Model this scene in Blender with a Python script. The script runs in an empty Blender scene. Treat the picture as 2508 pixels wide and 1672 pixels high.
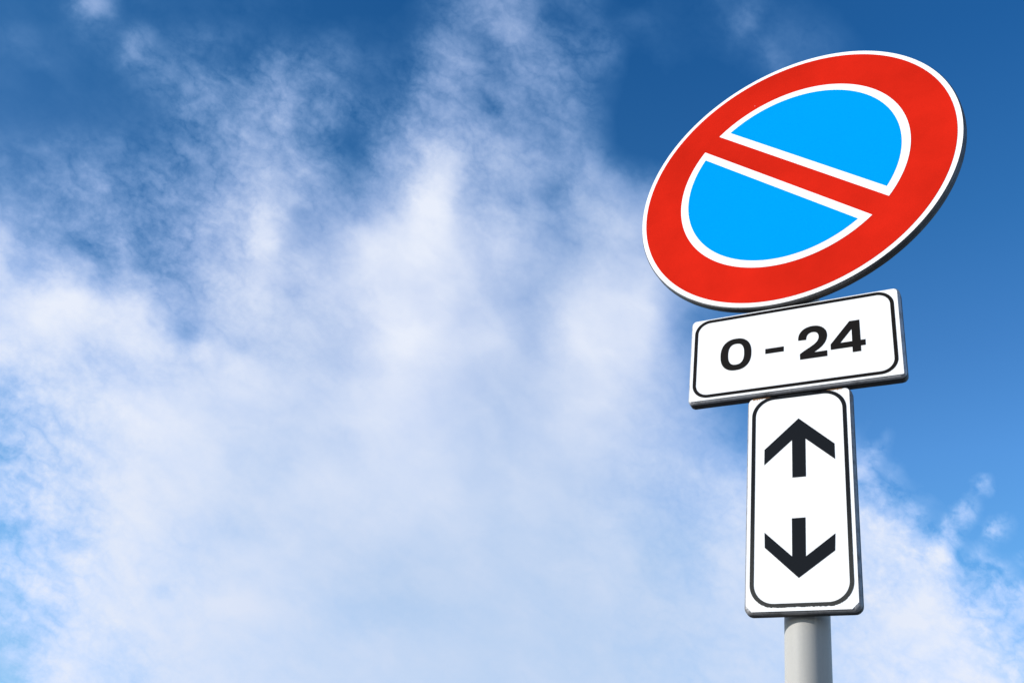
import bpy, bmesh, math, random
import numpy as np
from mathutils import Vector, Matrix

# ------------------------------------------------------------------ scene, camera, light
scene = bpy.context.scene
random.seed(7)
PLATE_Z = 2.51                      # height of the middle of the hours plate above the pavement

cam_data = bpy.data.cameras.new('camera')
cam = bpy.data.objects.new('camera', cam_data)
scene.collection.objects.link(cam)
scene.camera = cam
cam_data.sensor_width = 36.0
cam_data.lens = 35.809
cam_data.clip_start = 0.02
cam_data.clip_end = 30000.0
_r = Vector((0.88065742, 0.45217879, 0.14133948)).normalized()
_u = Vector((0.15406510, -0.55547164, 0.81713842)).normalized()
_b = _r.cross(_u)
cam.matrix_world = Matrix(((_r.x, _u.x, _b.x, 0.33545), (_r.y, _u.y, _b.y, -1.33326),
                           (_r.z, _u.z, _b.z, PLATE_Z - 0.96007), (0, 0, 0, 1)))

SUN_AZ = math.radians(-131.0)       # compass style: 0 = +Y, clockwise positive towards +X
SUN_EL = math.radians(17.5)
sun_dir = Vector((math.sin(SUN_AZ) * math.cos(SUN_EL), math.cos(SUN_AZ) * math.cos(SUN_EL), math.sin(SUN_EL)))
sl = bpy.data.lights.new('sun', 'SUN')
sl.energy = 5.0
sl.angle = math.radians(0.5)
sl.color = (1.0, 0.975, 0.94)
sun = bpy.data.objects.new('sun', sl)
scene.collection.objects.link(sun)
sun.rotation_euler = sun_dir.to_track_quat('Z', 'Y').to_euler()

vs_ = scene.view_settings
vs_.view_transform = 'Standard'
vs_.look = 'None'
vs_.exposure = 0.0
vs_.gamma = 1.0
vs_.use_curve_mapping = False
scene.display_settings.display_device = 'sRGB'


# ------------------------------------------------------------------ the sky: clear air and a broken cloud sheet
# The cloud sheet is described on a chart of one part of the sky (a plane touching the sky dome 34 degrees
# up in the north-west, fixed to the world). Chart x runs to the right and chart y down, 2494.7 to one radian
# at the middle (1254, 836). COVER: how much cloud hides the blue, every 100; COVER_NEAR: the same, every 50,
# for the upper left; RIPPLE: how rippled the sheet is, every 200; GREY: how grey it is, every 200.
# TUFTS: single tufts and gaps (x, y, half width, half height, turn in degrees, cover added).
COVER = [
    [0, 0, 0.25, 0.02, 0.02, 0.02, 0.02, 0.02, 0, 0, 0.05, 0.28, 0.5, 0.5, 0.2, 0.02, 0.03, 0.02, 0.15, 0.05, 0.02, 0, 0, 0, 0, 0],
    [0.1, 0.08, 0.06, 0.2, 0.15, 0.15, 0.08, 0.14, 0.14, 0.05, 0.1, 0.45, 0.35, 0.5, 0.22, 0.28, 0.1, 0.03, 0.08, 0.2, 0.2, 0.05, 0, 0, 0, 0],
    [0.04, 0, 0.02, 0.03, 0.1, 0.38, 0.35, 0.55, 0.22, 0.08, 0.35, 0.6, 0.45, 0.5, 0.4, 0.08, 0.02, 0, 0, 0.1, 0.1, 0, 0, 0, 0, 0],
    [0.05, 0.06, 0.1, 0.1, 0.12, 0.4, 0.55, 0.65, 0.3, 0.22, 0.45, 0.68, 0.5, 0.55, 0.48, 0.06, 0, 0, 0, 0, 0, 0, 0, 0, 0, 0],
    [0.15, 0.22, 0.3, 0.22, 0.28, 0.42, 0.62, 0.72, 0.4, 0.2, 0.55, 0.88, 0.78, 0.7, 0.58, 0.2, 0, 0, 0, 0, 0, 0, 0, 0, 0, 0],
    [0.38, 0.4, 0.45, 0.32, 0.42, 0.52, 0.72, 0.8, 0.58, 0.58, 0.86, 0.96, 0.75, 0.65, 0.6, 0.76, 0.5, 0.2, 0.1, 0, 0, 0, 0, 0, 0, 0],
    [0.75, 0.58, 0.3, 0.5, 0.38, 0.66, 0.85, 0.72, 0.75, 0.92, 0.95, 0.93, 0.85, 0.82, 0.64, 0.8, 0.7, 0.4, 0.2, 0.1, 0, 0, 0, 0, 0, 0],
    [0.82, 0.78, 0.8, 0.62, 0.5, 0.62, 0.82, 0.8, 0.9, 0.86, 0.9, 0.94, 0.8, 0.7, 0.8, 0.88, 0.85, 0.4, 0.1, 0, 0, 0, 0, 0, 0, 0],
    [0.85, 0.95, 0.95, 0.94, 0.85, 0.75, 0.85, 0.75, 0.82, 0.84, 0.94, 0.92, 0.88, 0.74, 0.92, 0.96, 0.9, 0.25, 0.1, 0, 0, 0, 0, 0, 0, 0],
    [0.9, 0.86, 0.8, 0.84, 0.83, 0.85, 0.9, 0.82, 0.78, 0.86, 0.93, 0.88, 0.82, 0.78, 0.9, 0.93, 0.85, 0.35, 0.1, 0, 0, 0, 0, 0, 0, 0],
    [0.62, 0.84, 0.88, 0.92, 0.93, 0.86, 0.88, 0.82, 0.88, 0.92, 0.92, 0.85, 0.78, 0.8, 0.88, 0.86, 0.78, 0.6, 0.05, 0, 0, 0, 0, 0, 0, 0],
    [0.4, 0.7, 0.76, 0.87, 0.92, 0.88, 0.78, 0.83, 0.84, 0.86, 0.85, 0.82, 0.74, 0.78, 0.84, 0.8, 0.7, 0.55, 0.3, 0.1, 0.2, 0.15, 0, 0, 0, 0],
    [0.6, 0.76, 0.78, 0.9, 0.84, 0.84, 0.72, 0.84, 0.82, 0.78, 0.83, 0.8, 0.75, 0.77, 0.74, 0.62, 0.58, 0.62, 0.72, 0.6, 0.5, 0.55, 0.1, 0, 0, 0],
    [0.32, 0.5, 0.6, 0.9, 0.82, 0.7, 0.78, 0.76, 0.74, 0.76, 0.78, 0.74, 0.72, 0.73, 0.68, 0.72, 0.58, 0.5, 0.78, 0.7, 0.7, 0.8, 0.84, 0.15, 0, 0],
    [0.58, 0.72, 0.8, 0.84, 0.78, 0.78, 0.78, 0.8, 0.72, 0.68, 0.68, 0.74, 0.7, 0.72, 0.72, 0.78, 0.6, 0.62, 0.82, 0.8, 0.75, 0.8, 0.8, 0.86, 0.02, 0.05],
    [0.5, 0.55, 0.8, 0.86, 0.84, 0.8, 0.84, 0.75, 0.68, 0.63, 0.66, 0.7, 0.68, 0.7, 0.7, 0.72, 0.66, 0.7, 0.75, 0.74, 0.72, 0.72, 0.8, 0.88, 0.7, 0.2],
    [0.12, 0.75, 0.84, 0.65, 0.78, 0.8, 0.74, 0.74, 0.7, 0.74, 0.7, 0.7, 0.68, 0.7, 0.66, 0.68, 0.65, 0.66, 0.7, 0.7, 0.7, 0.74, 0.78, 0.85, 0.86, 0.45],
    [0.1, 0.7, 0.85, 0.6, 0.72, 0.8, 0.74, 0.74, 0.7, 0.72, 0.72, 0.7, 0.68, 0.68, 0.66, 0.66, 0.66, 0.66, 0.7, 0.7, 0.7, 0.74, 0.8, 0.85, 0.9, 0.75],
]
COVER_NEAR = [
    [0.02, 0.02, 0.02, 0.05, 0.35, 0.3, 0.03, 0.05, 0.05, 0.04, 0.04, 0.02, 0.06, 0.04, 0.02, 0.02, 0.01, 0, 0, 0, 0.03, 0.15, 0.2, 0.42, 0.5, 0.48, 0.38, 0.12, 0.2, 0.2, 0.02, 0, 0.03, 0.03],
    [0.05, 0.05, 0.03, 0.05, 0.2, 0.3, 0.05, 0.06, 0.05, 0.06, 0.05, 0.05, 0.06, 0.04, 0.02, 0.02, 0.02, 0.02, 0.02, 0.02, 0.04, 0.15, 0.3, 0.45, 0.5, 0.55, 0.5, 0.1, 0.1, 0.15, 0.03, 0.15, 0.12, 0.1],
    [0.1, 0.2, 0.08, 0.05, 0.1, 0.08, 0.2, 0.38, 0.15, 0.15, 0.22, 0.15, 0.1, 0.08, 0.15, 0.12, 0.15, 0.15, 0.05, 0.05, 0.08, 0.4, 0.4, 0.25, 0.4, 0.55, 0.5, 0.35, 0.2, 0.25, 0.25, 0.03, 0.05, 0.1],
    [0.04, 0.05, 0.12, 0.08, 0.03, 0.02, 0.2, 0.3, 0.2, 0.25, 0.1, 0.1, 0.1, 0.3, 0.3, 0.25, 0.2, 0.2, 0.15, 0.15, 0.1, 0.4, 0.5, 0.5, 0.35, 0.45, 0.5, 0.45, 0.25, 0.3, 0.2, 0, 0, 0.02],
    [0.04, 0.02, 0.01, 0.05, 0.02, 0.02, 0.05, 0.2, 0.3, 0.25, 0.4, 0.35, 0.25, 0.42, 0.5, 0.3, 0.3, 0.15, 0.1, 0.1, 0.2, 0.5, 0.55, 0.5, 0.35, 0.5, 0.5, 0.45, 0.38, 0.2, 0.05, 0, 0, 0],
    [0.02, 0.02, 0.02, 0.03, 0.03, 0.05, 0.05, 0.08, 0.15, 0.38, 0.45, 0.48, 0.4, 0.45, 0.6, 0.38, 0.3, 0.3, 0.18, 0.15, 0.3, 0.5, 0.6, 0.5, 0.35, 0.5, 0.42, 0.38, 0.35, 0.25, 0.03, 0, 0, 0],
    [0.05, 0.04, 0.05, 0.05, 0.05, 0.06, 0.08, 0.1, 0.15, 0.28, 0.35, 0.45, 0.6, 0.5, 0.6, 0.4, 0.28, 0.2, 0.25, 0.35, 0.5, 0.55, 0.62, 0.55, 0.5, 0.58, 0.5, 0.42, 0.45, 0.28, 0.02, 0, 0, 0],
    [0.15, 0.15, 0.15, 0.22, 0.2, 0.2, 0.15, 0.12, 0.2, 0.25, 0.32, 0.42, 0.55, 0.55, 0.55, 0.45, 0.25, 0.1, 0.25, 0.45, 0.6, 0.75, 0.78, 0.7, 0.65, 0.65, 0.55, 0.45, 0.5, 0.3, 0.03, 0, 0, 0],
    [0.2, 0.15, 0.25, 0.2, 0.28, 0.3, 0.22, 0.25, 0.28, 0.32, 0.35, 0.48, 0.65, 0.68, 0.65, 0.65, 0.45, 0.15, 0.3, 0.55, 0.7, 0.85, 0.88, 0.72, 0.7, 0.68, 0.65, 0.6, 0.5, 0.58, 0.2, 0.05, 0.03, 0],
    [0.3, 0.2, 0.35, 0.35, 0.4, 0.42, 0.28, 0.35, 0.3, 0.42, 0.35, 0.5, 0.7, 0.78, 0.7, 0.6, 0.5, 0.3, 0.45, 0.6, 0.82, 0.9, 0.92, 0.8, 0.65, 0.58, 0.65, 0.45, 0.58, 0.65, 0.6, 0.4, 0.3, 0.2],
    [0.45, 0.32, 0.42, 0.32, 0.38, 0.42, 0.25, 0.38, 0.42, 0.38, 0.55, 0.7, 0.72, 0.85, 0.78, 0.62, 0.58, 0.5, 0.6, 0.75, 0.9, 0.97, 0.93, 0.78, 0.72, 0.62, 0.65, 0.5, 0.6, 0.68, 0.7, 0.7, 0.6, 0.4],
    [0.7, 0.45, 0.5, 0.35, 0.4, 0.45, 0.5, 0.3, 0.4, 0.5, 0.65, 0.68, 0.8, 0.92, 0.72, 0.55, 0.62, 0.75, 0.85, 0.9, 0.95, 0.98, 0.92, 0.85, 0.78, 0.78, 0.72, 0.52, 0.6, 0.75, 0.82, 0.82, 0.75, 0.6],
    [0.78, 0.65, 0.6, 0.5, 0.3, 0.35, 0.5, 0.35, 0.35, 0.5, 0.65, 0.7, 0.75, 0.93, 0.72, 0.6, 0.72, 0.85, 0.92, 0.93, 0.96, 0.97, 0.93, 0.87, 0.85, 0.85, 0.78, 0.65, 0.6, 0.7, 0.8, 0.78, 0.75, 0.7],
    [0.9, 0.7, 0.68, 0.72, 0.68, 0.4, 0.7, 0.35, 0.45, 0.5, 0.7, 0.75, 0.82, 0.88, 0.8, 0.85, 0.78, 0.85, 0.93, 0.93, 0.95, 0.93, 0.9, 0.88, 0.83, 0.82, 0.72, 0.72, 0.78, 0.82, 0.85, 0.84, 0.8, 0.75],
    [0.85, 0.78, 0.85, 0.92, 0.88, 0.7, 0.7, 0.65, 0.6, 0.5, 0.65, 0.78, 0.85, 0.88, 0.75, 0.8, 0.88, 0.9, 0.88, 0.93, 0.93, 0.92, 0.9, 0.85, 0.78, 0.75, 0.68, 0.72, 0.85, 0.9, 0.88, 0.87, 0.87, 0.8],
    [0.88, 0.93, 0.96, 0.97, 0.95, 0.92, 0.88, 0.88, 0.6, 0.6, 0.72, 0.85, 0.85, 0.85, 0.78, 0.78, 0.82, 0.85, 0.9, 0.93, 0.95, 0.93, 0.9, 0.83, 0.8, 0.75, 0.7, 0.8, 0.9, 0.93, 0.92, 0.92, 0.9, 0.8],
    [0.88, 0.93, 0.96, 0.95, 0.92, 0.93, 0.93, 0.95, 0.82, 0.55, 0.72, 0.8, 0.88, 0.85, 0.82, 0.8, 0.8, 0.82, 0.85, 0.96, 0.99, 0.96, 0.9, 0.88, 0.88, 0.84, 0.74, 0.84, 0.93, 0.95, 0.95, 0.93, 0.9, 0.7],
    [0.9, 0.88, 0.85, 0.93, 0.83, 0.85, 0.92, 0.93, 0.93, 0.72, 0.92, 0.82, 0.75, 0.78, 0.8, 0.82, 0.8, 0.82, 0.88, 0.97, 0.99, 0.95, 0.9, 0.88, 0.87, 0.82, 0.75, 0.86, 0.94, 0.95, 0.95, 0.92, 0.88, 0.6],
    [0.92, 0.88, 0.87, 0.9, 0.8, 0.75, 0.85, 0.88, 0.9, 0.75, 0.85, 0.95, 0.93, 0.88, 0.82, 0.8, 0.78, 0.82, 0.9, 0.95, 0.94, 0.92, 0.88, 0.83, 0.83, 0.8, 0.78, 0.86, 0.93, 0.93, 0.92, 0.9, 0.85, 0.55],
]
RIPPLE = [
    [0.4, 0.5, 0.6, 0.7, 0.6, 0.5, 0.5, 0.6, 0.5, 0.6, 0.4, 0.2, 0.2],
    [0.4, 0.5, 0.7, 0.8, 0.8, 0.7, 0.6, 0.6, 0.4, 0.3, 0.2, 0.2, 0.2],
    [0.6, 0.75, 0.85, 0.7, 0.7, 0.6, 0.6, 0.5, 0.3, 0.2, 0.2, 0.2, 0.2],
    [0.6, 0.9, 1.0, 0.6, 0.3, 0.2, 0.3, 0.3, 0.2, 0.2, 0.2, 0.2, 0.2],
    [0.4, 0.5, 0.6, 0.4, 0.25, 0.1, 0.1, 0.1, 0.2, 0.2, 0.2, 0.3, 0.3],
    [1.4, 0.7, 0.3, 0.2, 0.15, 0.1, 0.1, 0.1, 0.3, 0.5, 0.7, 0.9, 0.9],
    [1.7, 1.1, 0.4, 0.2, 0.15, 0.1, 0.1, 0.1, 0.3, 0.6, 1.1, 1.5, 1.5],
    [1.8, 1.1, 0.6, 0.3, 0.2, 0.15, 0.1, 0.15, 0.3, 0.5, 0.9, 1.5, 1.8],
    [1.7, 1.1, 0.6, 0.3, 0.2, 0.15, 0.1, 0.15, 0.3, 0.4, 0.6, 1.1, 1.7],
    [1.6, 1.0, 0.6, 0.3, 0.2, 0.15, 0.1, 0.15, 0.3, 0.4, 0.6, 1.0, 1.5],
]
GREY = [
    [0, 0, 0, 0, 0, 0, 0, 0, 0, 0, 0, 0, 0],
    [0, 0, 0, 0, 0, 0, 0, 0, 0, 0, 0, 0, 0],
    [0, 0, 0, 0, 0, 0, 0, 0.1, 0, 0, 0, 0, 0],
    [0, 0, 0, 0, 0, 0, 0, 0.2, 0.1, 0, 0, 0, 0],
    [0.05, 0.1, 0.1, 0.2, 0.2, 0, 0.2, 0.3, 0.1, 0, 0, 0, 0],
    [0.1, 0.1, 0.1, 0.3, 0.4, 0.2, 0.5, 0.5, 0.3, 0.1, 0, 0, 0],
    [0.1, 0.2, 0.4, 0.6, 0.6, 0.5, 0.7, 0.7, 0.4, 0.2, 0.1, 0.1, 0.1],
    [0.1, 0.2, 0.4, 0.6, 0.8, 1, 0.9, 0.9, 0.8, 0.5, 0.4, 0.2, 0.1],
    [0.1, 0.2, 0.4, 0.6, 0.8, 0.9, 1, 1, 0.9, 0.7, 0.5, 0.2, 0.1],
    [0.1, 0.2, 0.4, 0.6, 0.8, 0.9, 1, 1, 0.9, 0.7, 0.5, 0.2, 0.1],
]
TUFTS = [
    (330, 745, 90, 22, 18, 0.08),
    (120, 730, 110, 25, 8, 0.06),
    (230, 668, 80, 14, 20, -0.1),
    (60, 655, 60, 12, 15, -0.06),
    (560, 955, 70, 22, 20, 0.06),
    (700, 940, 80, 30, 0, 0.05),
    (640, 500, 28, 60, -10, 0.06),
    (670, 600, 30, 40, 0, 0.08),
    (1060, 430, 45, 90, 0, 0.05),
    (1142, 470, 18, 90, 0, -0.08),
    (500, 1140, 45, 40, 0, 0.06),
    (330, 1010, 80, 25, 10, 0.04),
    (700, 1110, 30, 90, 20, -0.06),
    (590, 1290, 60, 35, 0, -0.06),
    (560, 1480, 90, 20, 12, 0.07),
    (640, 1380, 90, 18, 25, 0.05),
    (290, 1330, 60, 35, 0, 0.05),
    (2180, 1540, 80, 60, -20, 0.08),
    (2300, 1560, 60, 40, 0, 0.06),
    (2250, 1480, 70, 25, -25, 0.07),
    (2130, 1290, 60, 30, 0, 0.06),
    (2230, 1380, 50, 30, 30, 0.06),
    (860, 1200, 60, 25, 20, 0.04),
    (1010, 1500, 90, 40, 0, -0.03),
    (820, 1080, 60, 40, 0, -0.05),
    (1370, 1150, 60, 60, 0, -0.04),
    (15, 945, 25, 24, 0, -0.22),
    (15, 1100, 24, 28, 0, -0.25),
    (5, 1030, 20, 14, 0, -0.15),
    (105, 1045, 34, 15, 20, -0.13),
    (8, 1290, 20, 24, 0, -0.3),
    (60, 1308, 38, 18, 25, -0.2),
    (185, 1320, 24, 16, 0, -0.28),
    (18, 1460, 36, 26, 0, -0.32),
    (90, 1542, 38, 18, -25, -0.28),
    (30, 1640, 34, 30, 0, -0.15),
    (400, 1437, 24, 13, 20, -0.16),
    (215, 1235, 18, 14, 20, -0.12),
    (130, 1380, 40, 14, 10, -0.1),
    (2160, 1095, 24.3, 12.15, -35, 0.3731),
    (2190, 1135, 19.8, 12.6, 45, 0.19188),
    (2410, 1180, 23.4, 16.2, -25, 0.4264),
    (2385, 1220, 19.44, 13.5, -35, 0.2132),
    (2355, 1270, 38.88, 18.9, -35, 0.533),
    (2312, 1330, 34.02, 17.55, -35, 0.4264),
    (2300, 1365, 26.73, 13.5, -35, 0.2132),
    (2450, 1290, 27, 25.2, -30, 0.533),
    (2425, 1320, 24.3, 12.15, -35, 0.2132),
    (2430, 1385, 28.8, 18, 10, 0.4264),
    (2450, 1430, 23.4, 18, -30, 0.4797),
    (2485, 1380, 26.73, 9.45, -35, 0.2132),
    (2498, 1455, 36.45, 16.2, -35, 0.4264),
    (2480, 1490, 36.45, 10.125, -35, 0.3198),
    (2110, 1135, 34.02, 14.85, -35, 0.34112),
    (2090, 1095, 18, 28, 0, 0.15),
    (1830, 50, 20, 50, 25, 0.14),
    (1885, 130, 24, 34, -20, 0.1),
    (1905, 175, 24, 24, 0, 0.08),
    (2200, 180, 60, 30, 0, 0.03),
    (2290, 1290, 30, 40, 30, -0.1),
    (2330, 1400, 30, 16, -20, -0.15),
    (1700, 780, 40, 20, -15, -0.1),
    (225, 10, 30, 25, 0, 0.2),
    (268, 20, 20, 14, 0, 0.12),
    (342, 115, 22, 40, -30, 0.1),
    (690, 235, 14, 50, -15, 0.18),
    (287, 328, 14, 16, 0, 0.15),
    (1125, 135, 24, 26, 0, 0.15),
    (1185, 90, 16, 34, -20, -0.15),
    (1205, 262, 40, 13, 20, -0.15),
    (1245, 315, 15, 18, 0, -0.2),
    (1365, 462, 28, 22, 0, -0.15),
    (1265, 480, 38, 14, 25, -0.12),
    (1178, 440, 18, 70, 0, -0.1),
    (218, 615, 32, 16, 30, -0.12),
    (362, 640, 30, 18, 0, -0.1),
    (455, 812, 30, 12, 25, -0.18),
    (550, 880, 70, 14, 25, 0.08),
    (322, 650, 13, 50, -5, 0.12),
    (270, 690, 22, 18, 0, -0.15),
    (420, 675, 18, 12, 0, -0.15),
    (735, 528, 20, 14, 0, -0.12),
    (60, 640, 60, 12, 20, -0.06),
    (880, 360, 22, 45, -20, -0.1),
]


def smooth01(t):
    t = np.clip(t, 0, 1)
    return t * t * (3 - 2 * t)


def chart_lookup(table, step, x, y):
    table = np.array(table)
    gx = np.clip(x / step, 0, table.shape[1] - 1.001)
    gy = np.clip(y / step, 0, table.shape[0] - 1.001)
    i, j = gx.astype(int), gy.astype(int)
    a, b = gx - i, gy - j
    return ((table[j, i] * (1 - a) + table[j, i + 1] * a) * (1 - b)
            + (table[j + 1, i] * (1 - a) + table[j + 1, i + 1] * a) * b)


def cover_at(x, y):
    wide, near = 0, 0
    for sx in (-1, 1):
        for sy in (-1, 1):
            wide = wide + chart_lookup(np.where(np.array(COVER) < 0.01, -0.06, COVER), 100, x + 25 * sx, y + 25 * sy) / 4
            near = near + chart_lookup(np.where(np.array(COVER_NEAR) < 0.015, -0.05, COVER_NEAR), 50, x + 8 * sx, y + 8 * sy) / 4
    k = smooth01((1650 - x) / 80) * smooth01((920 - y) / 80)
    c = wide * (1 - k) + near * k
    firm = np.where(c > 0, np.interp(c, CURVE_IN, CURVE_OUT), c)
    k = smooth01((1250 - y) / 350)
    c = c * (1 - k) + firm * k
    for bx, by, rx, ry, turn, add in TUFTS:
        t = math.radians(turn)
        dx, dy = x - bx, y - by
        e = ((dx * math.cos(t) + dy * math.sin(t)) / rx) ** 2 + ((-dx * math.sin(t) + dy * math.cos(t)) / ry) ** 2
        c = c + add * np.exp(-e * 0.8)
    return np.clip(c, -0.15, 1.1)


CURVE_IN = [0, 0.2, 0.4, 0.6, 0.75, 0.85, 0.92, 1, 1.2]
CURVE_OUT = [0, 0.16, 0.33, 0.50, 0.65, 0.78, 0.9, 1.02, 1.2]
COLS, ROWS = 84, 52
U0, U1, V0, V1 = -0.555, 0.555, -0.375, 0.375
CELL = (U1 - U0) / (COLS - 1)
uu, vv = np.meshgrid(U0 + CELL * np.arange(COLS), V0 + (V1 - V0) / (ROWS - 1) * np.arange(ROWS))
chart_x, chart_y = 1254 + 2494.7 * uu, 836 - 2494.7 * vv
grey_map = chart_lookup(GREY, 200, np.clip(chart_x, 0, 2400), np.clip(chart_y, 0, 1800))
ripple_map = chart_lookup(RIPPLE, 200, np.clip(chart_x, 0, 2400), np.clip(chart_y, 0, 1800))
cover_map = cover_at(chart_x, chart_y)
low = smooth01((chart_y - 950) / 300)                # the sheet is denser lower down
cover_map = np.where(cover_map > 0.3, cover_map * (1 + 0.12 * grey_map + 0.05 * low), cover_map)


def spline_weights(m, axis):
    """control values whose cubic B-spline passes through m"""
    n = m.shape[axis]
    a = np.eye(n) * 4 / 6 + np.eye(n, k=1) / 6 + np.eye(n, k=-1) / 6
    a[0, 0] = a[-1, -1] = 5 / 6
    return np.moveaxis(np.tensordot(np.linalg.inv(a), m, (1, axis)), 0, axis)


cover_map = np.clip(0.2 + 0.6 * spline_weights(spline_weights(cover_map, 1), 0), 0, 1)

AIR = [(0.0, (0.40, 0.50, 0.58)), (0.199, (0.42, 0.535, 0.625)), (0.297, (0.415, 0.60, 0.72)), (0.407, (0.35, 0.62, 0.78)),
       (0.485, (0.31, 0.585, 0.80)), (0.566, (0.225, 0.495, 0.72)), (0.66, (0.142, 0.43, 0.66)),
       (0.774, (0.085, 0.355, 0.60)), (1.0, (0.08, 0.33, 0.55))]
AIR_GAIN = 3.25

def N(tree, kind, **kw):
    n = tree.nodes.new(kind)
    for k, v in kw.items():
        setattr(n, k, v)
    return n


def L(tree, a, b):
    tree.links.new(a, b)


def math_node(tree, op, a, b=None, c=None, clamp=False):
    n = N(tree, 'ShaderNodeMath', operation=op, use_clamp=clamp)
    for i, v in enumerate((a, b, c)):
        if v is None:
            continue
        if isinstance(v, (int, float)):
            n.inputs[i].default_value = v
        else:
            L(tree, v, n.inputs[i])
    return n.outputs[0]


def map_range(tree, v, a, b, c=0.0, d=1.0, interp='LINEAR'):
    n = N(tree, 'ShaderNodeMapRange', interpolation_type=interp, clamp=True)
    L(tree, v, n.inputs[0])
    for i, q in enumerate((a, b, c, d)):
        if isinstance(q, (int, float)):
            n.inputs[i + 1].default_value = q
        else:
            L(tree, q, n.inputs[i + 1])
    return n.outputs[0]


def mix_rgb(tree, fac, a, b, blend='MIX'):
    n = N(tree, 'ShaderNodeMix', data_type='RGBA', blend_type=blend, clamp_factor=False, clamp_result=False)
    for s, v in ((n.inputs[0], fac), (n.inputs[6], a), (n.inputs[7], b)):
        if isinstance(v, (int, float)):
            s.default_value = v
        elif isinstance(v, tuple):
            s.default_value = (v[0], v[1], v[2], 1.0)
        else:
            L(tree, v, s)
    return n.outputs[2]


def vec(tree, op, a, b=None, scale=None):
    n = N(tree, 'ShaderNodeVectorMath', operation=op)
    for s, v in ((n.inputs[0], a), (n.inputs[1], b)):
        if v is None:
            continue
        if isinstance(v, tuple):
            s.default_value = v
        else:
            L(tree, v, s)
    if scale is not None:
        n.inputs['Scale'].default_value = scale
    return n.outputs['Value'] if op == 'DOT_PRODUCT' else n.outputs[0]


def noise(tree, vector, scale, detail=4.0, rough=0.55, lac=2.0, dist=0.0):
    n = N(tree, 'ShaderNodeTexNoise', noise_dimensions='3D', normalize=True)
    L(tree, vector, n.inputs['Vector'])
    n.inputs['Scale'].default_value = scale
    n.inputs['Detail'].default_value = detail
    n.inputs['Roughness'].default_value = rough
    n.inputs['Lacunarity'].default_value = lac
    n.inputs['Distortion'].default_value = dist
    return n


def spline_ramp(tree, fac, r, start):
    n = N(tree, 'ShaderNodeValToRGB')
    cr = n.color_ramp
    cr.interpolation = 'B_SPLINE'
    els = cr.elements
    while len(els) < 32:
        els.new(0.5)
    for i in range(32):
        els[i].position = i / 31.0
    for i in range(32):
        j = start + i
        els[i].color = (float(cover_map[r, j]), float(ripple_map[r, j]) / 2, float(grey_map[r, j]), 1.0)
    L(tree, fac, n.inputs[0])
    return n.outputs[0]


def bump_weight(x):
    x = abs(x)
    if x < 1:
        return 2.0 / 3 - x * x + x ** 3 / 2
    return (2 - x) ** 3 / 6 if x < 2 else 0.0


def make_row(r):
    """one band of the cloud sheet: its cover along the row, weighted by nearness in height"""
    g = bpy.data.node_groups.new('cloud_band', 'ShaderNodeTree')
    for nm in ('Left', 'Middle', 'Right', 'SideA', 'SideB', 'Row'):
        g.interface.new_socket(nm, in_out='INPUT', socket_type='NodeSocketFloat')
    g.interface.new_socket('Sum', in_out='INPUT', socket_type='NodeSocketColor')
    g.interface.new_socket('Sum', in_out='OUTPUT', socket_type='NodeSocketColor')
    gi, go = N(g, 'NodeGroupInput'), N(g, 'NodeGroupOutput')
    fc = N(g, 'ShaderNodeValToRGB')
    fc.color_ramp.interpolation = 'LINEAR'
    while len(fc.color_ramp.elements) < 25:
        fc.color_ramp.elements.new(0.5)
    for i in range(25):
        fc.color_ramp.elements[i].position = i / 24.0
    for i in range(25):
        w_ = bump_weight(-2 + 4 * i / 24.0)
        fc.color_ramp.elements[i].color = (w_, w_, w_, 1.0)
    L(g, map_range(g, gi.outputs[5], r - 2.0, r + 2.0), fc.inputs[0])
    a_ = spline_ramp(g, gi.outputs[0], r, 0)
    b_ = spline_ramp(g, gi.outputs[1], r, 26)
    c_ = spline_ramp(g, gi.outputs[2], r, 52)
    row = mix_rgb(g, gi.outputs[3], a_, b_)
    row = mix_rgb(g, gi.outputs[4], row, c_)
    row = mix_rgb(g, 1.0, row, fc.outputs[0], 'MULTIPLY')
    L(g, mix_rgb(g, 1.0, gi.outputs[6], row, 'ADD'), go.inputs[0])
    return g


BANDS = [make_row(r) for r in range(ROWS)]

world = bpy.data.worlds.new('World')
scene.world = world
world.use_nodes = True
world.cycles.sampling_method = 'MANUAL'
world.cycles.sample_map_resolution = 256
wt = world.node_tree
for n_ in list(wt.nodes):
    wt.nodes.remove(n_)

CH_A = (-0.448003, 0.697844, 0.558845)      # chart centre
CH_E = (0.880657, 0.452179, 0.141339)          # to the right
CH_N = (0.154065, -0.555472, 0.817138)      # upwards

tc = N(wt, 'ShaderNodeTexCoord')
D = vec(wt, 'NORMALIZE', tc.outputs['Generated'])
# turbulence that frays the outlines of the sheet
w1 = noise(wt, D, 22.0, 5.0, 0.55)
w1v = vec(wt, 'SUBTRACT', w1.outputs['Color'], (0.5, 0.5, 0.5))
w1s = vec(wt, 'SCALE', w1v, scale=0.016)
w2 = noise(wt, D, 85.0, 4.0, 0.6)
w2v = vec(wt, 'SUBTRACT', w2.outputs['Color'], (0.5, 0.5, 0.5))
w2s = vec(wt, 'SCALE', w2v, scale=0.009)
DW = vec(wt, 'ADD', D, vec(wt, 'ADD', w1s, w2s))
den = math_node(wt, 'MAXIMUM', vec(wt, 'DOT_PRODUCT', DW, CH_A), 0.05)
u = math_node(wt, 'DIVIDE', vec(wt, 'DOT_PRODUCT', DW, CH_E), den)
v = math_node(wt, 'DIVIDE', vec(wt, 'DOT_PRODUCT', DW, CH_N), den)

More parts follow.
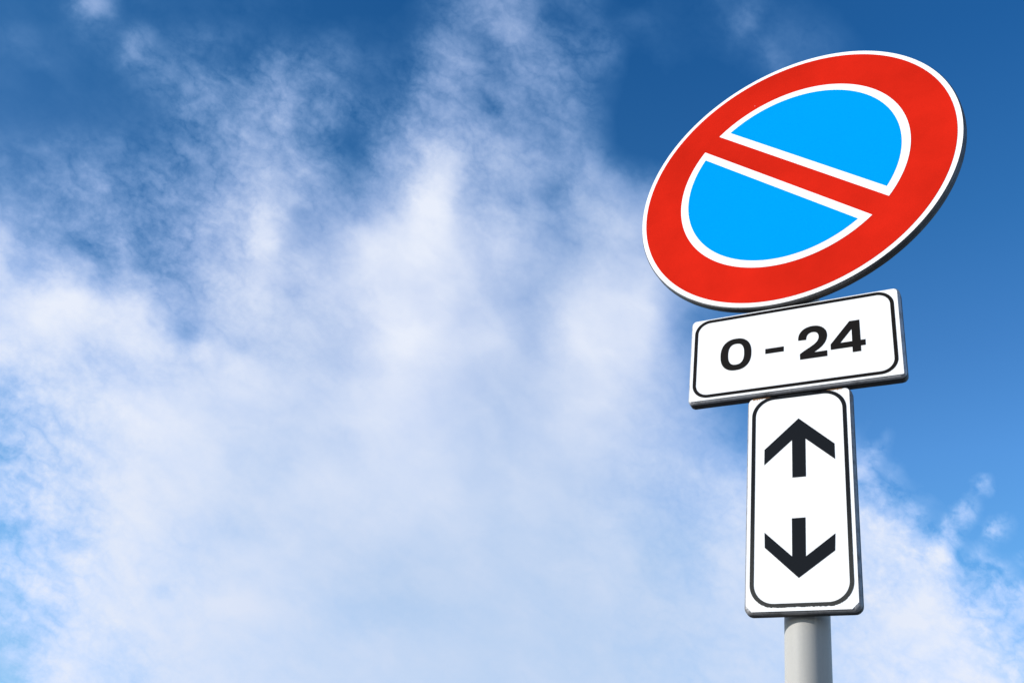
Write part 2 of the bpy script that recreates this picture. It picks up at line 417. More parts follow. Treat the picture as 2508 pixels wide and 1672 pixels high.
u_a = map_range(wt, u, U0, U0 + 31 * CELL)
u_b = map_range(wt, u, U0 + 26 * CELL, U0 + 57 * CELL)
u_c = map_range(wt, u, U0 + 52 * CELL, U0 + 83 * CELL)
side_a = map_range(wt, u, U0 + 28 * CELL, U0 + 29 * CELL)
side_b = map_range(wt, u, U0 + 54 * CELL, U0 + 55 * CELL)
v_row = map_range(wt, v, V0, V1, 0.0, ROWS - 1.0)


acc = None
for r in range(len(BANDS)):
    gn = N(wt, 'ShaderNodeGroup', node_tree=BANDS[r])
    for i, q in enumerate((u_a, u_b, u_c, side_a, side_b, v_row)):
        L(wt, q, gn.inputs[i])
    if acc is None:
        gn.inputs[6].default_value = (0, 0, 0, 1)
    else:
        L(wt, acc, gn.inputs[6])
    acc = gn.outputs[0]
sep = N(wt, 'ShaderNodeSeparateColor')
L(wt, acc, sep.inputs[0])
cover = math_node(wt, 'MULTIPLY', math_node(wt, 'SUBTRACT', sep.outputs[0], 0.2), 1.0 / 0.6)
ripple = math_node(wt, 'MULTIPLY', sep.outputs[1], 2.0)

# open sky elsewhere: scattered cloud from noise alone
gen = noise(wt, D, 2.6, 7.0, 0.6, dist=0.6)
cover_else = map_range(wt, gen.outputs['Fac'], 0.42, 0.66, 0.0, 0.95, 'SMOOTHSTEP')
inside = math_node(wt, 'MULTIPLY',
                   map_range(wt, math_node(wt, 'ABSOLUTE', u), 0.51, 0.70, 1.0, 0.0, 'SMOOTHSTEP'),
                   map_range(wt, math_node(wt, 'ABSOLUTE', v), 0.34, 0.50, 1.0, 0.0, 'SMOOTHSTEP'))
inside = math_node(wt, 'MULTIPLY', inside, map_range(wt, vec(wt, 'DOT_PRODUCT', D, CH_A), 0.3, 0.5))
cover = math_node(wt, 'ADD', math_node(wt, 'MULTIPLY', cover, inside),
                  math_node(wt, 'MULTIPLY', cover_else, math_node(wt, 'SUBTRACT', 1.0, inside)))

# ripples and tufts inside the sheet: bands drawn out along the wind
den0 = math_node(wt, 'MAXIMUM', vec(wt, 'DOT_PRODUCT', D, CH_A), 0.05)
u0 = math_node(wt, 'DIVIDE', vec(wt, 'DOT_PRODUCT', D, CH_E), den0)
v0 = math_node(wt, 'DIVIDE', vec(wt, 'DOT_PRODUCT', D, CH_N), den0)
cmb = N(wt, 'ShaderNodeCombineXYZ')
L(wt, u0, cmb.inputs[0])
L(wt, v0, cmb.inputs[1])
mp = N(wt, 'ShaderNodeMapping', vector_type='TEXTURE')
L(wt, vec(wt, 'ADD', cmb.outputs[0], vec(wt, 'SCALE', w1v, scale=0.03)), mp.inputs['Vector'])
mp.inputs['Rotation'].default_value = (0, 0, math.radians(-32))
mp.inputs['Scale'].default_value = (1.65, 1.0, 1.0)
n_big = noise(wt, mp.outputs[0], 24.0, 3.0, 0.5)
n_mid = noise(wt, mp.outputs[0], 52.0, 8.0, 0.60, dist=0.15)
n_fine = noise(wt, D, 170.0, 5.0, 0.6)
n_puff = noise(wt, mp.outputs[0], 36.0, 5.0, 0.5)
puff = math_node(wt, 'ABSOLUTE', math_node(wt, 'MULTIPLY_ADD', n_puff.outputs['Fac'], 2.0, -1.0))   # creases between puffs
puff = math_node(wt, 'SUBTRACT', math_node(wt, 'POWER', puff, 0.7), 0.28)
tex = math_node(wt, 'ADD', math_node(wt, 'MULTIPLY', math_node(wt, 'SUBTRACT', n_mid.outputs['Fac'], 0.5), 0.50),
                math_node(wt, 'MULTIPLY', math_node(wt, 'SUBTRACT', n_fine.outputs['Fac'], 0.5), 0.30))
tex = math_node(wt, 'ADD', tex, math_node(wt, 'MULTIPLY', puff, 0.36))
soft = math_node(wt, 'MULTIPLY', math_node(wt, 'SUBTRACT', n_big.outputs['Fac'], 0.5), 0.28)
edge = map_range(wt, cover, 0.0, 0.26, 0.13, 1.0, 'SMOOTHSTEP')
edge2 = map_range(wt, cover, 0.70, 1.05, 1.0, 0.25, 'SMOOTHSTEP')
amp = math_node(wt, 'MULTIPLY', math_node(wt, 'ADD', math_node(wt, 'MULTIPLY', ripple, 1.0), 0.06),
                math_node(wt, 'MULTIPLY', edge, edge2))
cloud = math_node(wt, 'ADD', cover, math_node(wt, 'MULTIPLY', tex, amp))
cloud = math_node(wt, 'ADD', cloud, math_node(wt, 'MULTIPLY', soft, edge))
cloud = map_range(wt, cloud, 0.0, 1.0, 0.0, 1.0)

# clear air
sky_tex = N(wt, 'ShaderNodeTexSky', sky_type='NISHITA', sun_disc=False)
sky_tex.sun_elevation = SUN_EL
sky_tex.sun_rotation = SUN_AZ
sky_tex.altitude = 200.0
sky_tex.air_density = 1.0
sky_tex.dust_density = 0.4
sky_tex.ozone_density = 2.0
sz = N(wt, 'ShaderNodeSeparateXYZ')
L(wt, D, sz.inputs[0])
air = N(wt, 'ShaderNodeValToRGB')                # the deep polarised blue overhead, paler towards the horizon
air.color_ramp.interpolation = 'LINEAR'
while len(air.color_ramp.elements) < len(AIR):
    air.color_ramp.elements.new(0.5)
for i, (p_, c_) in enumerate(AIR):
    air.color_ramp.elements[i].position = p_
    air.color_ramp.elements[i].color = (c_[0], c_[1], c_[2], 1.0)
L(wt, map_range(wt, sz.outputs[2], 0.0, 1.0), air.inputs[0])
clear = mix_rgb(wt, 1.0, sky_tex.outputs[0], air.outputs[0], 'MULTIPLY')
clear = mix_rgb(wt, 1.0, clear, (AIR_GAIN, AIR_GAIN, AIR_GAIN), 'MULTIPLY')
polar = map_range(wt, vec(wt, 'DOT_PRODUCT', D, CH_E), -0.50, 0.35, 0.62, 1.0)
clear = mix_rgb(wt, map_range(wt, sz.outputs[2], 0.28, 0.52), clear, mix_rgb(wt, 1.0, clear, polar, 'MULTIPLY'))


def gamma(c, g):
    n = N(wt, 'ShaderNodeGamma')
    L(wt, c, n.inputs[0])
    n.inputs[1].default_value = g
    return n.outputs[0]


CLOUD_THIN = (8.4, 8.7, 11.8)        # display-linear x 10, as the background strength is 0.1
CLOUD_LIT = (8.15, 8.65, 9.8)
CLOUD_GREY = (6.4, 7.3, 9.2)
shade = math_node(wt, 'MULTIPLY', sep.outputs[2], inside)
shade = math_node(wt, 'ADD', shade, math_node(wt, 'MULTIPLY', soft, 1.2), clamp=True)
cl = mix_rgb(wt, map_range(wt, cloud, 0.45, 1.0), CLOUD_THIN, CLOUD_LIT)
cl = mix_rgb(wt, shade, cl, CLOUD_GREY)
body = mix_rgb(wt, cloud, gamma(clear, 1 / 2.2), gamma(cl, 1 / 2.2))
body = gamma(body, 2.2)
bg = N(wt, 'ShaderNodeBackground')
bg.inputs['Strength'].default_value = 0.1
L(wt, body, bg.inputs['Color'])
wo = N(wt, 'ShaderNodeOutputWorld')
L(wt, bg.outputs[0], wo.inputs['Surface'])


# ------------------------------------------------------------------ materials
def new_mat(name):
    m = bpy.data.materials.new(name)
    m.use_nodes = True
    t = m.node_tree
    for n in list(t.nodes):
        t.nodes.remove(n)
    b = N(t, 'ShaderNodeBsdfPrincipled')
    o = N(t, 'ShaderNodeOutputMaterial')
    L(t, b.outputs[0], o.inputs[0])
    c = N(t, 'ShaderNodeTexCoord')
    return m, t, b, c.outputs['Object']


def ramp(t, fac, stops):
    n = N(t, 'ShaderNodeValToRGB')
    while len(n.color_ramp.elements) < len(stops):
        n.color_ramp.elements.new(0.5)
    for i, (p, c) in enumerate(stops):
        n.color_ramp.elements[i].position = p
        n.color_ramp.elements[i].color = (c[0], c[1], c[2], 1.0)
    L(t, fac, n.inputs[0])
    return n.outputs[0]


def bump(t, bsdf, height, strength, dist=0.001):
    n = N(t, 'ShaderNodeBump')
    n.inputs['Strength'].default_value = strength
    n.inputs['Distance'].default_value = dist
    L(t, height, n.inputs['Height'])
    L(t, n.outputs[0], bsdf.inputs['Normal'])


def sheet_mat(name, base, vary=0.04, rough=0.42, specks=0.0, coarse=7.0):
    """printed reflective sheeting: faint mottling, grain and a few specks of dirt or flaked print"""
    m, t, b, co = new_mat(name)
    n1 = noise(t, co, coarse, 4.0, 0.6)
    n2 = noise(t, co, 900.0, 2.0, 0.6)
    lo = tuple(c * (1 - vary) for c in base)
    hi = tuple(min(1.0, c * (1 + vary)) for c in base)
    col = ramp(t, n1.outputs['Fac'], [(0.3, lo), (0.7, hi)])
    g = map_range(t, n2.outputs['Fac'], 0.25, 0.75, 0.955, 1.03)
    col = mix_rgb(t, 1.0, col, g, 'MULTIPLY')
    if specks:
        vo = N(t, 'ShaderNodeTexVoronoi', feature='F1')
        vo.inputs['Scale'].default_value = 24.0
        L(t, co, vo.inputs['Vector'])
        sp = map_range(t, vo.outputs['Distance'], 0.018, 0.03, 1.0, 0.0)
        sel = map_range(t, noise(t, co, 9.0, 1.0).outputs['Fac'], 0.60, 0.62)
        col = mix_rgb(t, math_node(t, 'MULTIPLY', sp, sel), col, (specks, specks, specks))
    L(t, col, b.inputs['Base Color'])
    b.inputs['Roughness'].default_value = rough
    b.inputs['Specular IOR Level'].default_value = 0.0
    bump(t, b, n1.outputs['Fac'], 0.05)
    return m


M_WHITE = sheet_mat('white_sheeting', (0.83, 0.82, 0.80), 0.012, 0.5)
M_RED = sheet_mat('red_sheeting', (0.525, 0.0155, 0.0066), 0.15, 0.42, specks=0.5, coarse=5.0)
M_BLUE = sheet_mat('blue_sheeting', (0.0004, 0.262, 0.93), 0.01, 0.42)


def print_mat(name, base, worn, low, high, axis_low, axis_high):
    """black print that has weathered grey and grainy towards one end of the plate"""
    m, t, b, co = new_mat(name)
    s = N(t, 'ShaderNodeSeparateXYZ')
    L(t, co, s.inputs[0])
    wear = map_range(t, s.outputs[2], axis_low, axis_high, 1.0, 0.0, 'SMOOTHSTEP')
    n1 = noise(t, co, 1500.0, 2.0, 0.7)
    n2 = noise(t, co, 60.0, 5.0, 0.7)
    old = mix_rgb(t, map_range(t, n1.outputs['Fac'], 0.35, 0.7), tuple(c * 0.6 for c in worn), tuple(c * 1.5 for c in worn))
    col = mix_rgb(t, wear, base, old)
    chip = math_node(t, 'MULTIPLY', map_range(t, n2.outputs['Fac'], 0.70, 0.73), wear)
    col = mix_rgb(t, chip, col, (0.5, 0.5, 0.48))
    col = mix_rgb(t, 1.0, col, map_range(t, n1.outputs['Fac'], 0.3, 0.7, 0.9, 1.1), 'MULTIPLY')
    L(t, col, b.inputs['Base Color'])
    b.inputs['Roughness'].default_value = 0.55
    b.inputs['Specular IOR Level'].default_value = 0.04
    return m


M_BLACK_WARM = print_mat('black_print', (0.0105, 0.0088, 0.0080), (0.03, 0.03, 0.03), 0, 0, -2.0, -1.0)
M_BLACK_COOL = print_mat('cool_black_print', (0.0085, 0.0100, 0.0125), (0.03, 0.03, 0.03), 0, 0, -2.0, -1.0)
M_BORDER_WORN = print_mat('weathered_black_border', (0.010, 0.011, 0.0125), (0.042, 0.042, 0.039), 0, 0, -0.165, 0.03)


def metal_mat(name, base, rough=0.5, metallic=0.75, dirt=(0.03, 0.026, 0.022)):
    m, t, b, co = new_mat(name)
    n1 = noise(t, co, 38.0, 6.0, 0.65)
    n2 = noise(t, co, 260.0, 4.0, 0.6)
    col = mix_rgb(t, map_range(t, n1.outputs['Fac'], 0.50, 0.72, 0.0, 0.75), base, dirt)
    col = mix_rgb(t, 1.0, col, map_range(t, n2.outputs['Fac'], 0.3, 0.7, 0.88, 1.1), 'MULTIPLY')
    L(t, col, b.inputs['Base Color'])
    b.inputs['Metallic'].default_value = metallic
    L(t, map_range(t, n1.outputs['Fac'], 0.3, 0.7, rough - 0.08, rough + 0.15), b.inputs['Roughness'])
    bump(t, b, n2.outputs['Fac'], 0.25, 0.0006)
    return m


M_RIM = metal_mat('rim_metal', (0.40, 0.40, 0.415), 0.45, 0.3)
M_RIM_DARK = metal_mat('dark_rim_metal', (0.26, 0.255, 0.26), 0.5, 0.3)
M_RIM_DISC = metal_mat('disc_rim_metal', (0.115, 0.115, 0.118), 0.45, 0.4)
M_RIM_SHADE = metal_mat('rim_back_shade', (0.030, 0.029, 0.029), 0.6, 0.0, (0.07, 0.055, 0.045))  # shade under the rims painted in as a near-black wall and back
M_STEEL = metal_mat('galvanised_steel', (0.42, 0.43, 0.44), 0.45, 0.9, (0.2, 0.19, 0.18))

m_, t_, b_, co_ = new_mat('rust_streak')
n_ = noise(t_, co_, 120.0, 5.0, 0.7)
L(t_, ramp(t_, n_.outputs['Fac'], [(0.35, (0.09, 0.035, 0.012)), (0.65, (0.32, 0.17, 0.07))]), b_.inputs['Base Color'])
b_.inputs['Roughness'].default_value = 0.9
M_RUST = m_

m_, t_, b_, co_ = new_mat('grey_pole_paint')
n_ = noise(t_, co_, 3.0, 5.0, 0.55)
n2_ = noise(t_, co_, 240.0, 3.0, 0.6)
mp_ = N(t_, 'ShaderNodeMapping')
mp_.inputs['Scale'].default_value = (30.0, 30.0, 1.2)
L(t_, co_, mp_.inputs['Vector'])
n3_ = noise(t_, mp_.outputs[0], 1.6, 4.0, 0.6)
c_ = ramp(t_, n_.outputs['Fac'], [(0.3, (0.425, 0.412, 0.382)), (0.7, (0.465, 0.448, 0.412))])
c_ = mix_rgb(t_, 1.0, c_, map_range(t_, n3_.outputs['Fac'], 0.3, 0.7, 0.90, 1.03), 'MULTIPLY')
c_ = mix_rgb(t_, 1.0, c_, map_range(t_, n2_.outputs['Fac'], 0.3, 0.7, 0.975, 1.02), 'MULTIPLY')
L(t_, c_, b_.inputs['Base Color'])
b_.inputs['Roughness'].default_value = 0.5
b_.inputs['Specular IOR Level'].default_value = 0.3
bump(t_, b_, n2_.outputs['Fac'], 0.08, 0.0005)
M_POLE = m_

m_, t_, b_, co_ = new_mat('asphalt')
n_ = noise(t_, co_, 0.4, 6.0, 0.6)
n2_ = noise(t_, co_, 60.0, 3.0, 0.7)
c_ = ramp(t_, n_.outputs['Fac'], [(0.3, (0.040, 0.040, 0.041)), (0.7, (0.062, 0.061, 0.059))])
c_ = mix_rgb(t_, 1.0, c_, map_range(t_, n2_.outputs['Fac'], 0.3, 0.7, 0.75, 1.25), 'MULTIPLY')
L(t_, c_, b_.inputs['Base Color'])
b_.inputs['Roughness'].default_value = 0.9
bump(t_, b_, n2_.outputs['Fac'], 0.6, 0.01)
M_ASPHALT = m_

m_, t_, b_, co_ = new_mat('paving')
br_ = N(t_, 'ShaderNodeTexBrick', offset=0.5)
L(t_, co_, br_.inputs['Vector'])
br_.inputs['Scale'].default_value = 2.5
br_.inputs['Mortar Size'].default_value = 0.012
br_.inputs['Color1'].default_value = (0.155, 0.146, 0.13, 1)
br_.inputs['Color2'].default_value = (0.185, 0.174, 0.156, 1)
br_.inputs['Mortar'].default_value = (0.05, 0.048, 0.045, 1)
L(t_, br_.outputs['Color'], b_.inputs['Base Color'])
b_.inputs['Roughness'].default_value = 0.85
M_PAVING = m_


# ------------------------------------------------------------------ mesh helpers
def link(name, bm, mats, parent=None, smooth=False):
    bmesh.ops.recalc_face_normals(bm, faces=bm.faces)
    me = bpy.data.meshes.new(name)
    bm.to_mesh(me)
    bm.free()
    for m in (mats if isinstance(mats, (list, tuple)) else [mats]):
        me.materials.append(m)
    if smooth:
        for p in me.polygons:
            p.use_smooth = True
    o = bpy.data.objects.new(name, me)
    scene.collection.objects.link(o)
    if parent:
        o.parent = parent
    return o


def empty(name, loc, parent=None):
    o = bpy.data.objects.new(name, None)
    o.empty_display_size = 0.1
    scene.collection.objects.link(o)
    o.location = loc
    if parent:
        o.parent = parent
    return o


def fill(bm, loops, y, mat=0):
    """flat face in the XZ plane at depth y, bounded by the first loop and pierced by the others"""
    edges = []
    for lp in loops:
        lp = [p for i, p in enumerate(lp) if (Vector(p) - Vector(lp[i - 1])).length > 1e-5]
        vs = [bm.verts.new((x, y, z)) for x, z in lp]
        edges += [bm.edges.new((vs[i], vs[(i + 1) % len(vs)])) for i in range(len(vs))]
    r = bmesh.ops.triangle_fill(bm, edges=edges, use_beauty=True, use_dissolve=False)
    for g in r['geom']:
        if isinstance(g, bmesh.types.BMFace):
            g.material_index = mat


def film(bm, loops, y, thick=0.00025, mat=0):
    """a printed film: a flat shape with a hair of thickness standing proud of the sheet behind it"""
    tmp = bmesh.new()
    fill(tmp, loops, y, mat)
    faces = list(tmp.faces)
    r = bmesh.ops.extrude_face_region(tmp, geom=faces)
    vs = [g for g in r['geom'] if isinstance(g, bmesh.types.BMVert)]
    bmesh.ops.translate(tmp, verts=vs, vec=(0, thick, 0))
    bmesh.ops.recalc_face_normals(tmp, faces=tmp.faces)
    me = bpy.data.meshes.new('tmp')
    tmp.to_mesh(me)
    tmp.free()
    for p in me.polygons:
        p.material_index = mat
    bm.from_mesh(me)
    bpy.data.meshes.remove(me)


def rrect(w, h, r, n=10, cx=0.0, cz=0.0):
    """rounded rectangle; r is one radius, or four: top right, top left, bottom left, bottom right"""
    if not isinstance(r, (list, tuple)):
        r = (r,) * 4
    pts = []
    for (sx, sz, a0), q in zip(((1, 1, 0), (-1, 1, 90), (-1, -1, 180), (1, -1, 270)), r):
        for i in range(n + 1):
            a = math.radians(a0 + 90.0 * i / n)
            pts.append((cx + sx * (w / 2 - q) + q * math.cos(a), cz + sz * (h / 2 - q) + q * math.sin(a)))
    return pts


def inset(pts, d):
    """move a convex closed outline inwards by d, same number of points"""
    n = len(pts)
    out = []
    for i in range(n):
        p, a, b = Vector(pts[i]), Vector(pts[i - 1]), Vector(pts[(i + 1) % n])
        e1, e2 = (p - a).normalized(), (b - p).normalized()
        n1, n2 = Vector((-e1.y, e1.x)), Vector((-e2.y, e2.x))
        m = (n1 + n2).normalized()
        out.append(tuple(p + m * (d / max(0.3, m.dot(n1)))))
    return out


def loft(bm, rings, close_front=False, close_back=False, mat=0, smooth_from=0):
    """rings: list of (outline points, y); joined by quads"""
    vr = [[bm.verts.new((x, y, z)) for x, z in pts] for pts, y in rings]
    n = len(vr[0])
    for k in range(len(vr) - 1):
        for i in range(n):
            f = bm.faces.new((vr[k][i], vr[k][(i + 1) % n], vr[k + 1][(i + 1) % n], vr[k + 1][i]))
            f.material_index = mat
            f.smooth = True
    if close_front:
        bm.faces.new(vr[0]).material_index = mat
    if close_back:
        bm.faces.new(vr[-1]).material_index = mat


def pressed_rim(outline, depth, radius, wall=0.0016, lip=0.012, dent=0.0):
    """the folded metal edge of a boxed sign plate: rounded front corner, side wall, return lip behind"""
    bm = bmesh.new()
    rings = []
    for k in range(7):                                       # rounded shoulder from the face to the side wall
        a = math.radians(90.0 * k / 6)
        rings.append((inset(outline, radius * (1 - math.sin(a))), radius * (1 - math.cos(a))))
    rings.append((outline, depth - 0.002))
    rings.append((inset(outline, 0.0008), depth - 0.0006))
    rings.append((inset(outline, 0.002), depth))
    rings.append((inset(outline, lip), depth))
    rings.append((inset(outline, lip), depth - wall))
    rings.append((inset(outline, wall * 1.5), depth - wall))
    rings.append((inset(outline, radius + wall), wall))
    rnd = random.Random(3)
    vr = []
    for pts, y in rings:
        row = []
        for i, (x, z) in enumerate(pts):
            j = dent * math.sin(i * 1.7 + y * 300) * rnd.uniform(0.3, 1.0)
            row.append(bm.verts.new((x, y + j, z)))
        vr.append(row)
    n = len(vr[0])
    for k in range(len(vr) - 1):
        for i in range(n):
            f = bm.faces.new((vr[k][i], vr[k][(i + 1) % n], vr[k + 1][(i + 1) % n], vr[k + 1][i]))
            f.smooth = True
            f.material_index = 0 if k < 6 else 1             # bare shoulder, near-black wall and back with underside shade in the colour
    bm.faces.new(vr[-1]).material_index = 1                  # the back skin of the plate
    return bm


def densify(pts, step):
    out = []
    for i in range(len(pts)):
        a, b = Vector(pts[i]), Vector(pts[(i + 1) % len(pts)])
        k = max(1, int((b - a).length / step))
        out += [tuple(a.lerp(b, j / k)) for j in range(k)]
    return out


# ------------------------------------------------------------------ the setting
bm = bmesh.new()
S_ = 4000.0
for r_ in ((-S_, -S_, S_, S_),):
    bm.faces.new([bm.verts.new(p) for p in ((r_[0], r_[1], 0), (r_[2], r_[1], 0), (r_[2], r_[3], 0), (r_[0], r_[3], 0))])
g_ = link('ground', bm, M_ASPHALT)
g_['kind'] = 'structure'
g_.location.z = -0.12

bm = bmesh.new()
bmesh.ops.create_cube(bm, size=1.0)
bmesh.ops.scale(bm, vec=(60.0, 7.0, 0.14), verts=bm.verts)
bmesh.ops.translate(bm, verts=bm.verts, vec=(0, 0.75, -0.07))
bmesh.ops.bevel(bm, geom=[e for e in bm.edges if all(v.co.z > -0.01 for v in e.verts)], offset=0.012, segments=2, affect='EDGES')
p_ = link('pavement', bm, M_PAVING)
p_['kind'] = 'structure'

# ------------------------------------------------------------------ the road sign: one pole, three plates
PX, PY, PR = 0.0047, 0.0485, 0.0309
sign = empty('road_sign', (PX, PY, 0.0))
sign['label'] = 'grey pole with round red and blue no parking disc above two white plates'
sign['category'] = 'road sign'


def wpos(x, y, z):
    """place a part given in hours-plate coordinates, relative to the sign's base"""
    return (x - PX, y - PY, PLATE_Z + z)


# pole with its rounded plastic cap (the cap is behind the disc)
bm = bmesh.new()
seg = 72
rings = [(PR, 0.0), (PR, 3.145), (PR * 0.97, 3.152), (PR * 0.8, 3.160), (PR * 0.5, 3.166), (PR * 0.02, 3.168)]
vr = [[bm.verts.new((q * math.cos(2 * math.pi * i / seg), q * math.sin(2 * math.pi * i / seg), z)) for i in range(seg)]
      for q, z in rings]
for k in range(len(vr) - 1):
    for i in range(seg):
        bm.faces.new((vr[k][i], vr[k][(i + 1) % seg], vr[k + 1][(i + 1) % seg], vr[k + 1][i]))
bm.faces.new(vr[0])
bm.faces.new(vr[-1])
pole = link('pole', bm, M_POLE, sign, smooth=True)
pole['label'] = 'light grey painted round steel pole'


def clamp(z, ydist, w, parent_obj):
    """band round the pole bolted to the back of a plate"""
    bm = bmesh.new()
    n = 40
    for q0, q1 in ((PR + 0.0002, PR + 0.0032),):
        ring = []
        for i in range(n):
            a = 2 * math.pi * i / n
            ring.append([bm.verts.new((q * math.cos(a), q * math.sin(a), zz)) for q, zz in
                         ((q0, -0.015), (q1, -0.015), (q1, 0.015), (q0, 0.015))])
        for i in range(n):
            for j in range(4):
                bm.faces.new((ring[i][j], ring[(i + 1) % n][j], ring[(i + 1) % n][(j + 1) % 4], ring[i][(j + 1) % 4]))
    r = bmesh.ops.create_cube(bm, size=1.0)
    bmesh.ops.scale(bm, vec=(w, 0.004, 0.030), verts=r['verts'])
    bmesh.ops.translate(bm, verts=r['verts'], vec=(0, -PR - 0.0015, 0))
    for sx in (-1, 1):
        r = bmesh.ops.create_cone(bm, cap_ends=True, segments=6, radius1=0.0065, radius2=0.0065, depth=0.010)
        bmesh.ops.rotate(bm, verts=r['verts'], cent=(0, 0, 0), matrix=Matrix.Rotation(math.pi / 2, 3, 'X'))
        bmesh.ops.translate(bm, verts=r['verts'], vec=(sx * (PR + 0.012), -PR + 0.005, 0))
    o = link('clamp', bm, M_STEEL, parent_obj)
    return o


# ---- round plate: turned about seven degrees on the pole
DR, DR_RED, DR_IN, DR_BLUE = 0.2979, 0.2870, 0.2127, 0.1977
DX, DZ = 0.0009, 0.3799
disc = empty('round_plate', wpos(DX, 0.0, DZ), sign)
disc.rotation_euler = (math.atan(-0.02707) * 1.0, 0, math.atan(-0.1221))
disc['label'] = 'round no parking disc, blue with a red ring and one red diagonal bar'


def circle(r, n=192, a0=0.0):
    return [(r * math.cos(a0 + 2 * math.pi * i / n), r * math.sin(a0 + 2 * math.pi * i / n)) for i in range(n)]


def half_disc(r, b, side, ang, n=110):
    """the part of a disc of radius r lying beyond a chord at distance b, on one side of a bar at angle ang"""
    h = math.acos(b / r)
    nrm = ang + math.pi / 2 * side
    return [(r * math.cos(nrm - h + 2 * h * i / n), r * math.sin(nrm - h + 2 * h * i / n)) for i in range(n + 1)]


ANG = -0.7464
bm = bmesh.new()
fill(bm, [circle(DR - 0.0022)], -0.0004, 0)
film(bm, [circle(DR_RED)], -0.00075, mat=1)
for sd in (1, -1):
    film(bm, [half_disc(DR_IN, 0.0211, sd, ANG)], -0.0011, mat=0)
    film(bm, [half_disc(DR_BLUE, 0.0365, sd, ANG)], -0.00145, mat=2)
f_ = link('face', bm, [M_WHITE, M_RED, M_BLUE], disc)
f_['label'] = 'red ring and bar on two blue half discs edged in white'
rim = pressed_rim(circle(DR), 0.0148, 0.0036, dent=0.00012)
link('rim', rim, [M_RIM_DISC, M_RIM_SHADE], disc)['label'] = 'dark folded metal edge of the disc'

# ---- hours plate
W1, H1 = 0.330, 0.1596
hours = empty('hours_plate', wpos(0.0, 0.0, 0.0), sign)
hours['label'] = 'wide white plate with 0 - 24 in black'
out1 = densify(rrect(W1 + 0.0070, H1 + 0.0070, 0.0095, 8), 0.02)
link('rim', pressed_rim(out1, 0.0205, 0.0060, dent=0.0003), [M_RIM, M_RIM_SHADE], hours)['label'] = 'grey metal edge, underside shade painted near black'
bm = bmesh.new()
fill(bm, [rrect(W1, H1, (0.0065, 0.0065, 0.0018, 0.0018), 6)], -0.0004, 0)
fr_o = rrect(0.3196, 0.1536, 0.0262, 14, -0.0008, 0.0012)
fr_i = rrect(0.3084, 0.1424, 0.0206, 14, -0.0008, 0.0012)
film(bm, [fr_o, fr_i], -0.0008, mat=1)
link('face', bm, [M_WHITE, M_BLACK_WARM], hours)['label'] = 'white face with a thin rounded black border'


def sup(cx, cz, a, b, p, n=64, p2=None):
    pts = []
    for i in range(n):
        t = 2 * math.pi * i / n
        c, s = math.cos(t), math.sin(t)
        pts.append((cx + a * math.copysign(abs(c) ** (2 / p), c), cz + b * math.copysign(abs(s) ** (2 / p), s)))
    return pts


def bez(p0, p1, p2, p3, n=10):
    out = []
    for i in range(n):
        t = i / n
        out.append(tuple(sum(c * q[k] for c, q in zip(((1 - t) ** 3, 3 * t * (1 - t) ** 2, 3 * t * t * (1 - t), t ** 3),
                                                      (p0, p1, p2, p3))) for k in (0, 1)))
    return out


mm = 0.001
lt = bmesh.new()
film(lt, [sup(-0.0895, 0.0005, 0.0256, 0.0311, 2.35), sup(-0.0891, 0.0007, 0.0133, 0.0204, 2.5)], -0.0008)
film(lt, [[(-0.0412, 0.0019), (-0.0116, 0.0019), (-0.0116, -0.0077), (-0.0412, -0.0077)]], -0.0008)
two = []
two += bez((11.4, 8.2), (10.5, 22.5), (19.5, 33.0), (34.6, 32.9), 14)
two += bez((34.6, 32.9), (47.8, 32.8), (56.4, 24.0), (56.4, 11.6), 14)
two += bez((56.4, 11.6), (56.4, 0.8), (50.5, -7.0), (44.2, -12.0), 10)
two += bez((44.2, -12.0), (40.8, -14.7), (38.2, -16.0), (35.9, -18.0), 8)
two += [(35.9, -18.0), (55.7, -17.9), (55.7, -28.6), (13.8, -28.6), (13.6, -18.1)]
two += bez((13.6, -18.1), (22.0, -11.0), (29.0, -8.4), (36.2, -2.6), 10)
two += bez((36.2, -2.6), (40.8, 1.2), (43.4, 5.4), (43.4, 10.6), 10)
two += bez((43.4, 10.6), (43.4, 17.2), (39.8, 20.8), (34.2, 20.8), 8)
two += bez((34.2, 20.8), (27.6, 20.8), (23.8, 16.0), (23.9, 7.6), 8)
two += [(23.9, 7.6)]
film(lt, [[(x * mm, z * mm) for x, z in two]], -0.0008)
four = [(90.9, 30.8), (106.2, 30.8), (106.4, -7.7), (113.7, -7.7), (113.6, -18.3), (106.4, -18.3), (106.4, -28.5),
        (93.8, -28.5), (93.8, -18.4), (61.2, -18.4), (61.2, -8.2)]
hole = [(93.9, 15.4), (93.8, -7.8), (76.0, -7.8)]
film(lt, [[(x * mm, z * mm) for x, z in four], [(x * mm, z * mm) for x, z in hole]], -0.0008)
link('lettering', lt, M_BLACK_WARM, hours)['label'] = 'bold black figures 0 - 24'

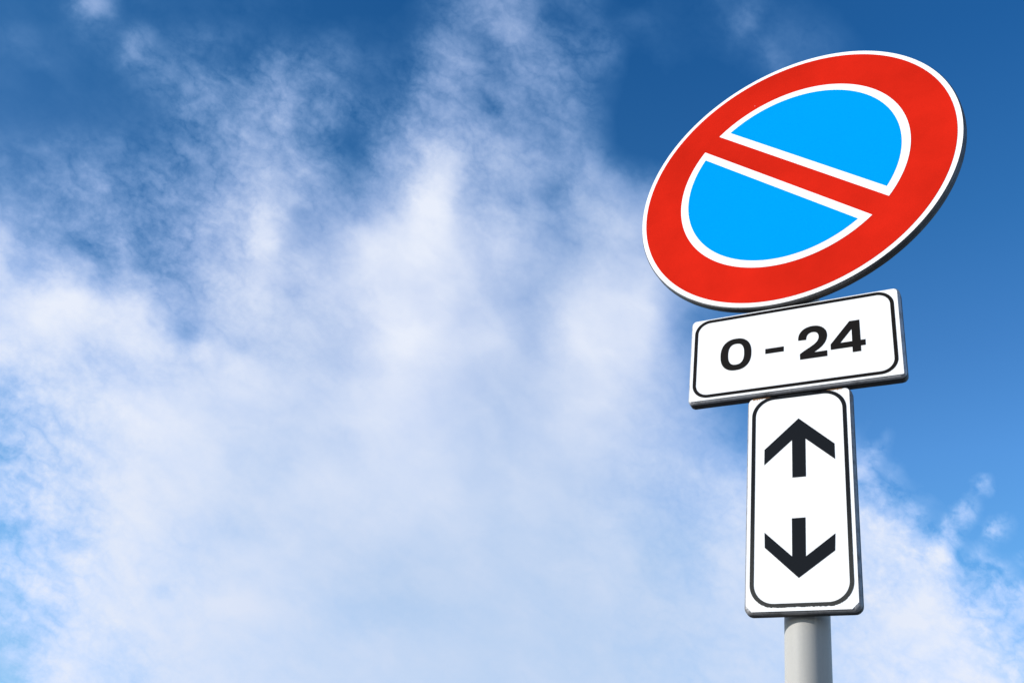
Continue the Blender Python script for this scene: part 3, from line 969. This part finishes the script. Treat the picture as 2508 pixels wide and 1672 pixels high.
# ---- arrow plate
W2, H2 = 0.1518, 0.3438
X2, Z2 = 0.0090, -0.2630
arrows = empty('arrow_plate', wpos(X2, 0.0, Z2), sign)
arrows.rotation_euler = (0, 0.0034, 0)
arrows['label'] = 'tall white plate with one arrow up and one arrow down'
out2 = densify(rrect(W2 + 0.0066, H2 + 0.0060, 0.0112, 8), 0.02)
link('rim', pressed_rim(out2, 0.0160, 0.0058, dent=0.0003), [M_RIM_DARK, M_RIM_SHADE], arrows)['label'] = 'dark worn metal edge, lighter at the side'
bm = bmesh.new()
face2 = rrect(W2, H2, (0.0065, 0.0065, 0.0, 0.0), 6)
face2 = [p for p in face2 if p[1] > 0] + [(-W2 / 2, -H2 / 2 + 0.0090), (-W2 / 2 + 0.0080, -H2 / 2),
                                          (W2 / 2 - 0.0090, -H2 / 2), (W2 / 2, -H2 / 2 + 0.0090)]
fill(bm, [face2], -0.0004, 0)
fo = rrect(0.1418, 0.3392, 0.0335, 16, 0.0, 0.0030)
fi = rrect(0.1302, 0.3282, 0.0285, 16, 0.0, 0.0030)
rr = random.Random(11)
fo = [(x, z + (rr.uniform(-0.0005, 0.0005) if z < -0.155 else 0)) for x, z in densify(fo, 0.0016)]
film(bm, [fo, fi], -0.0008, mat=1)
link('face', bm, [M_WHITE, M_BORDER_WORN], arrows)['label'] = 'white face with a rounded black border faded grey at the bottom'


def arrow(pts, name_label):
    bm = bmesh.new()
    film(bm, [[((x - 9.0) * mm, (z + 263.0) * mm) for x, z in pts]], -0.0008)
    o = link('arrow', bm, M_BLACK_COOL, arrows)
    o['label'] = name_label


arrow([(9.3, -134.5), (60.7, -183.8), (60.8, -209.8), (18.9, -170.6), (18.7, -233.6), (-0.9, -233.6), (-0.9, -170.6),
       (-42.4, -208.8), (-42.2, -182.8)], 'black arrow pointing up')
arrow([(-2.2, -298.4), (17.0, -298.4), (16.6, -357.4), (57.5, -325.8), (56.4, -351.0), (6.4, -388.4), (-40.9, -341.0),
       (-41.4, -317.6), (-2.3, -356.4)], 'black arrow pointing down')

# rust along the top edge of the arrow plate, where it meets the hours plate
rr = random.Random(5)
for x0, x1 in ((-0.070, -0.030), (0.022, 0.066)):
    bm = bmesh.new()
    top = [(x0 + (x1 - x0) * i / 40, H2 / 2 + 0.0004) for i in range(41)]
    bot = [(x, H2 / 2 - 0.0004 - abs(rr.gauss(0, 0.0009))) for x, _ in reversed(top)]
    film(bm, [top + bot], -0.0008)
    link('rust', bm, M_RUST, arrows)['label'] = 'line of brown rust on the top edge'

for z in (0.10, -0.10):
    c_ = clamp(z, 0, 0.13, disc)
    c_.matrix_parent_inverse = Matrix.Identity(4)
    c_.parent = disc
    c_.matrix_basis = disc.matrix_basis.inverted() @ Matrix.Translation((0, 0, PLATE_Z + DZ + z))
c_ = clamp(0.0, 0, 0.13, hours)
c_.location = (PX, PY, 0.03)
c_ = clamp(0.0, 0, 0.11, arrows)
c_.location = (PX - X2, PY, 0.06)
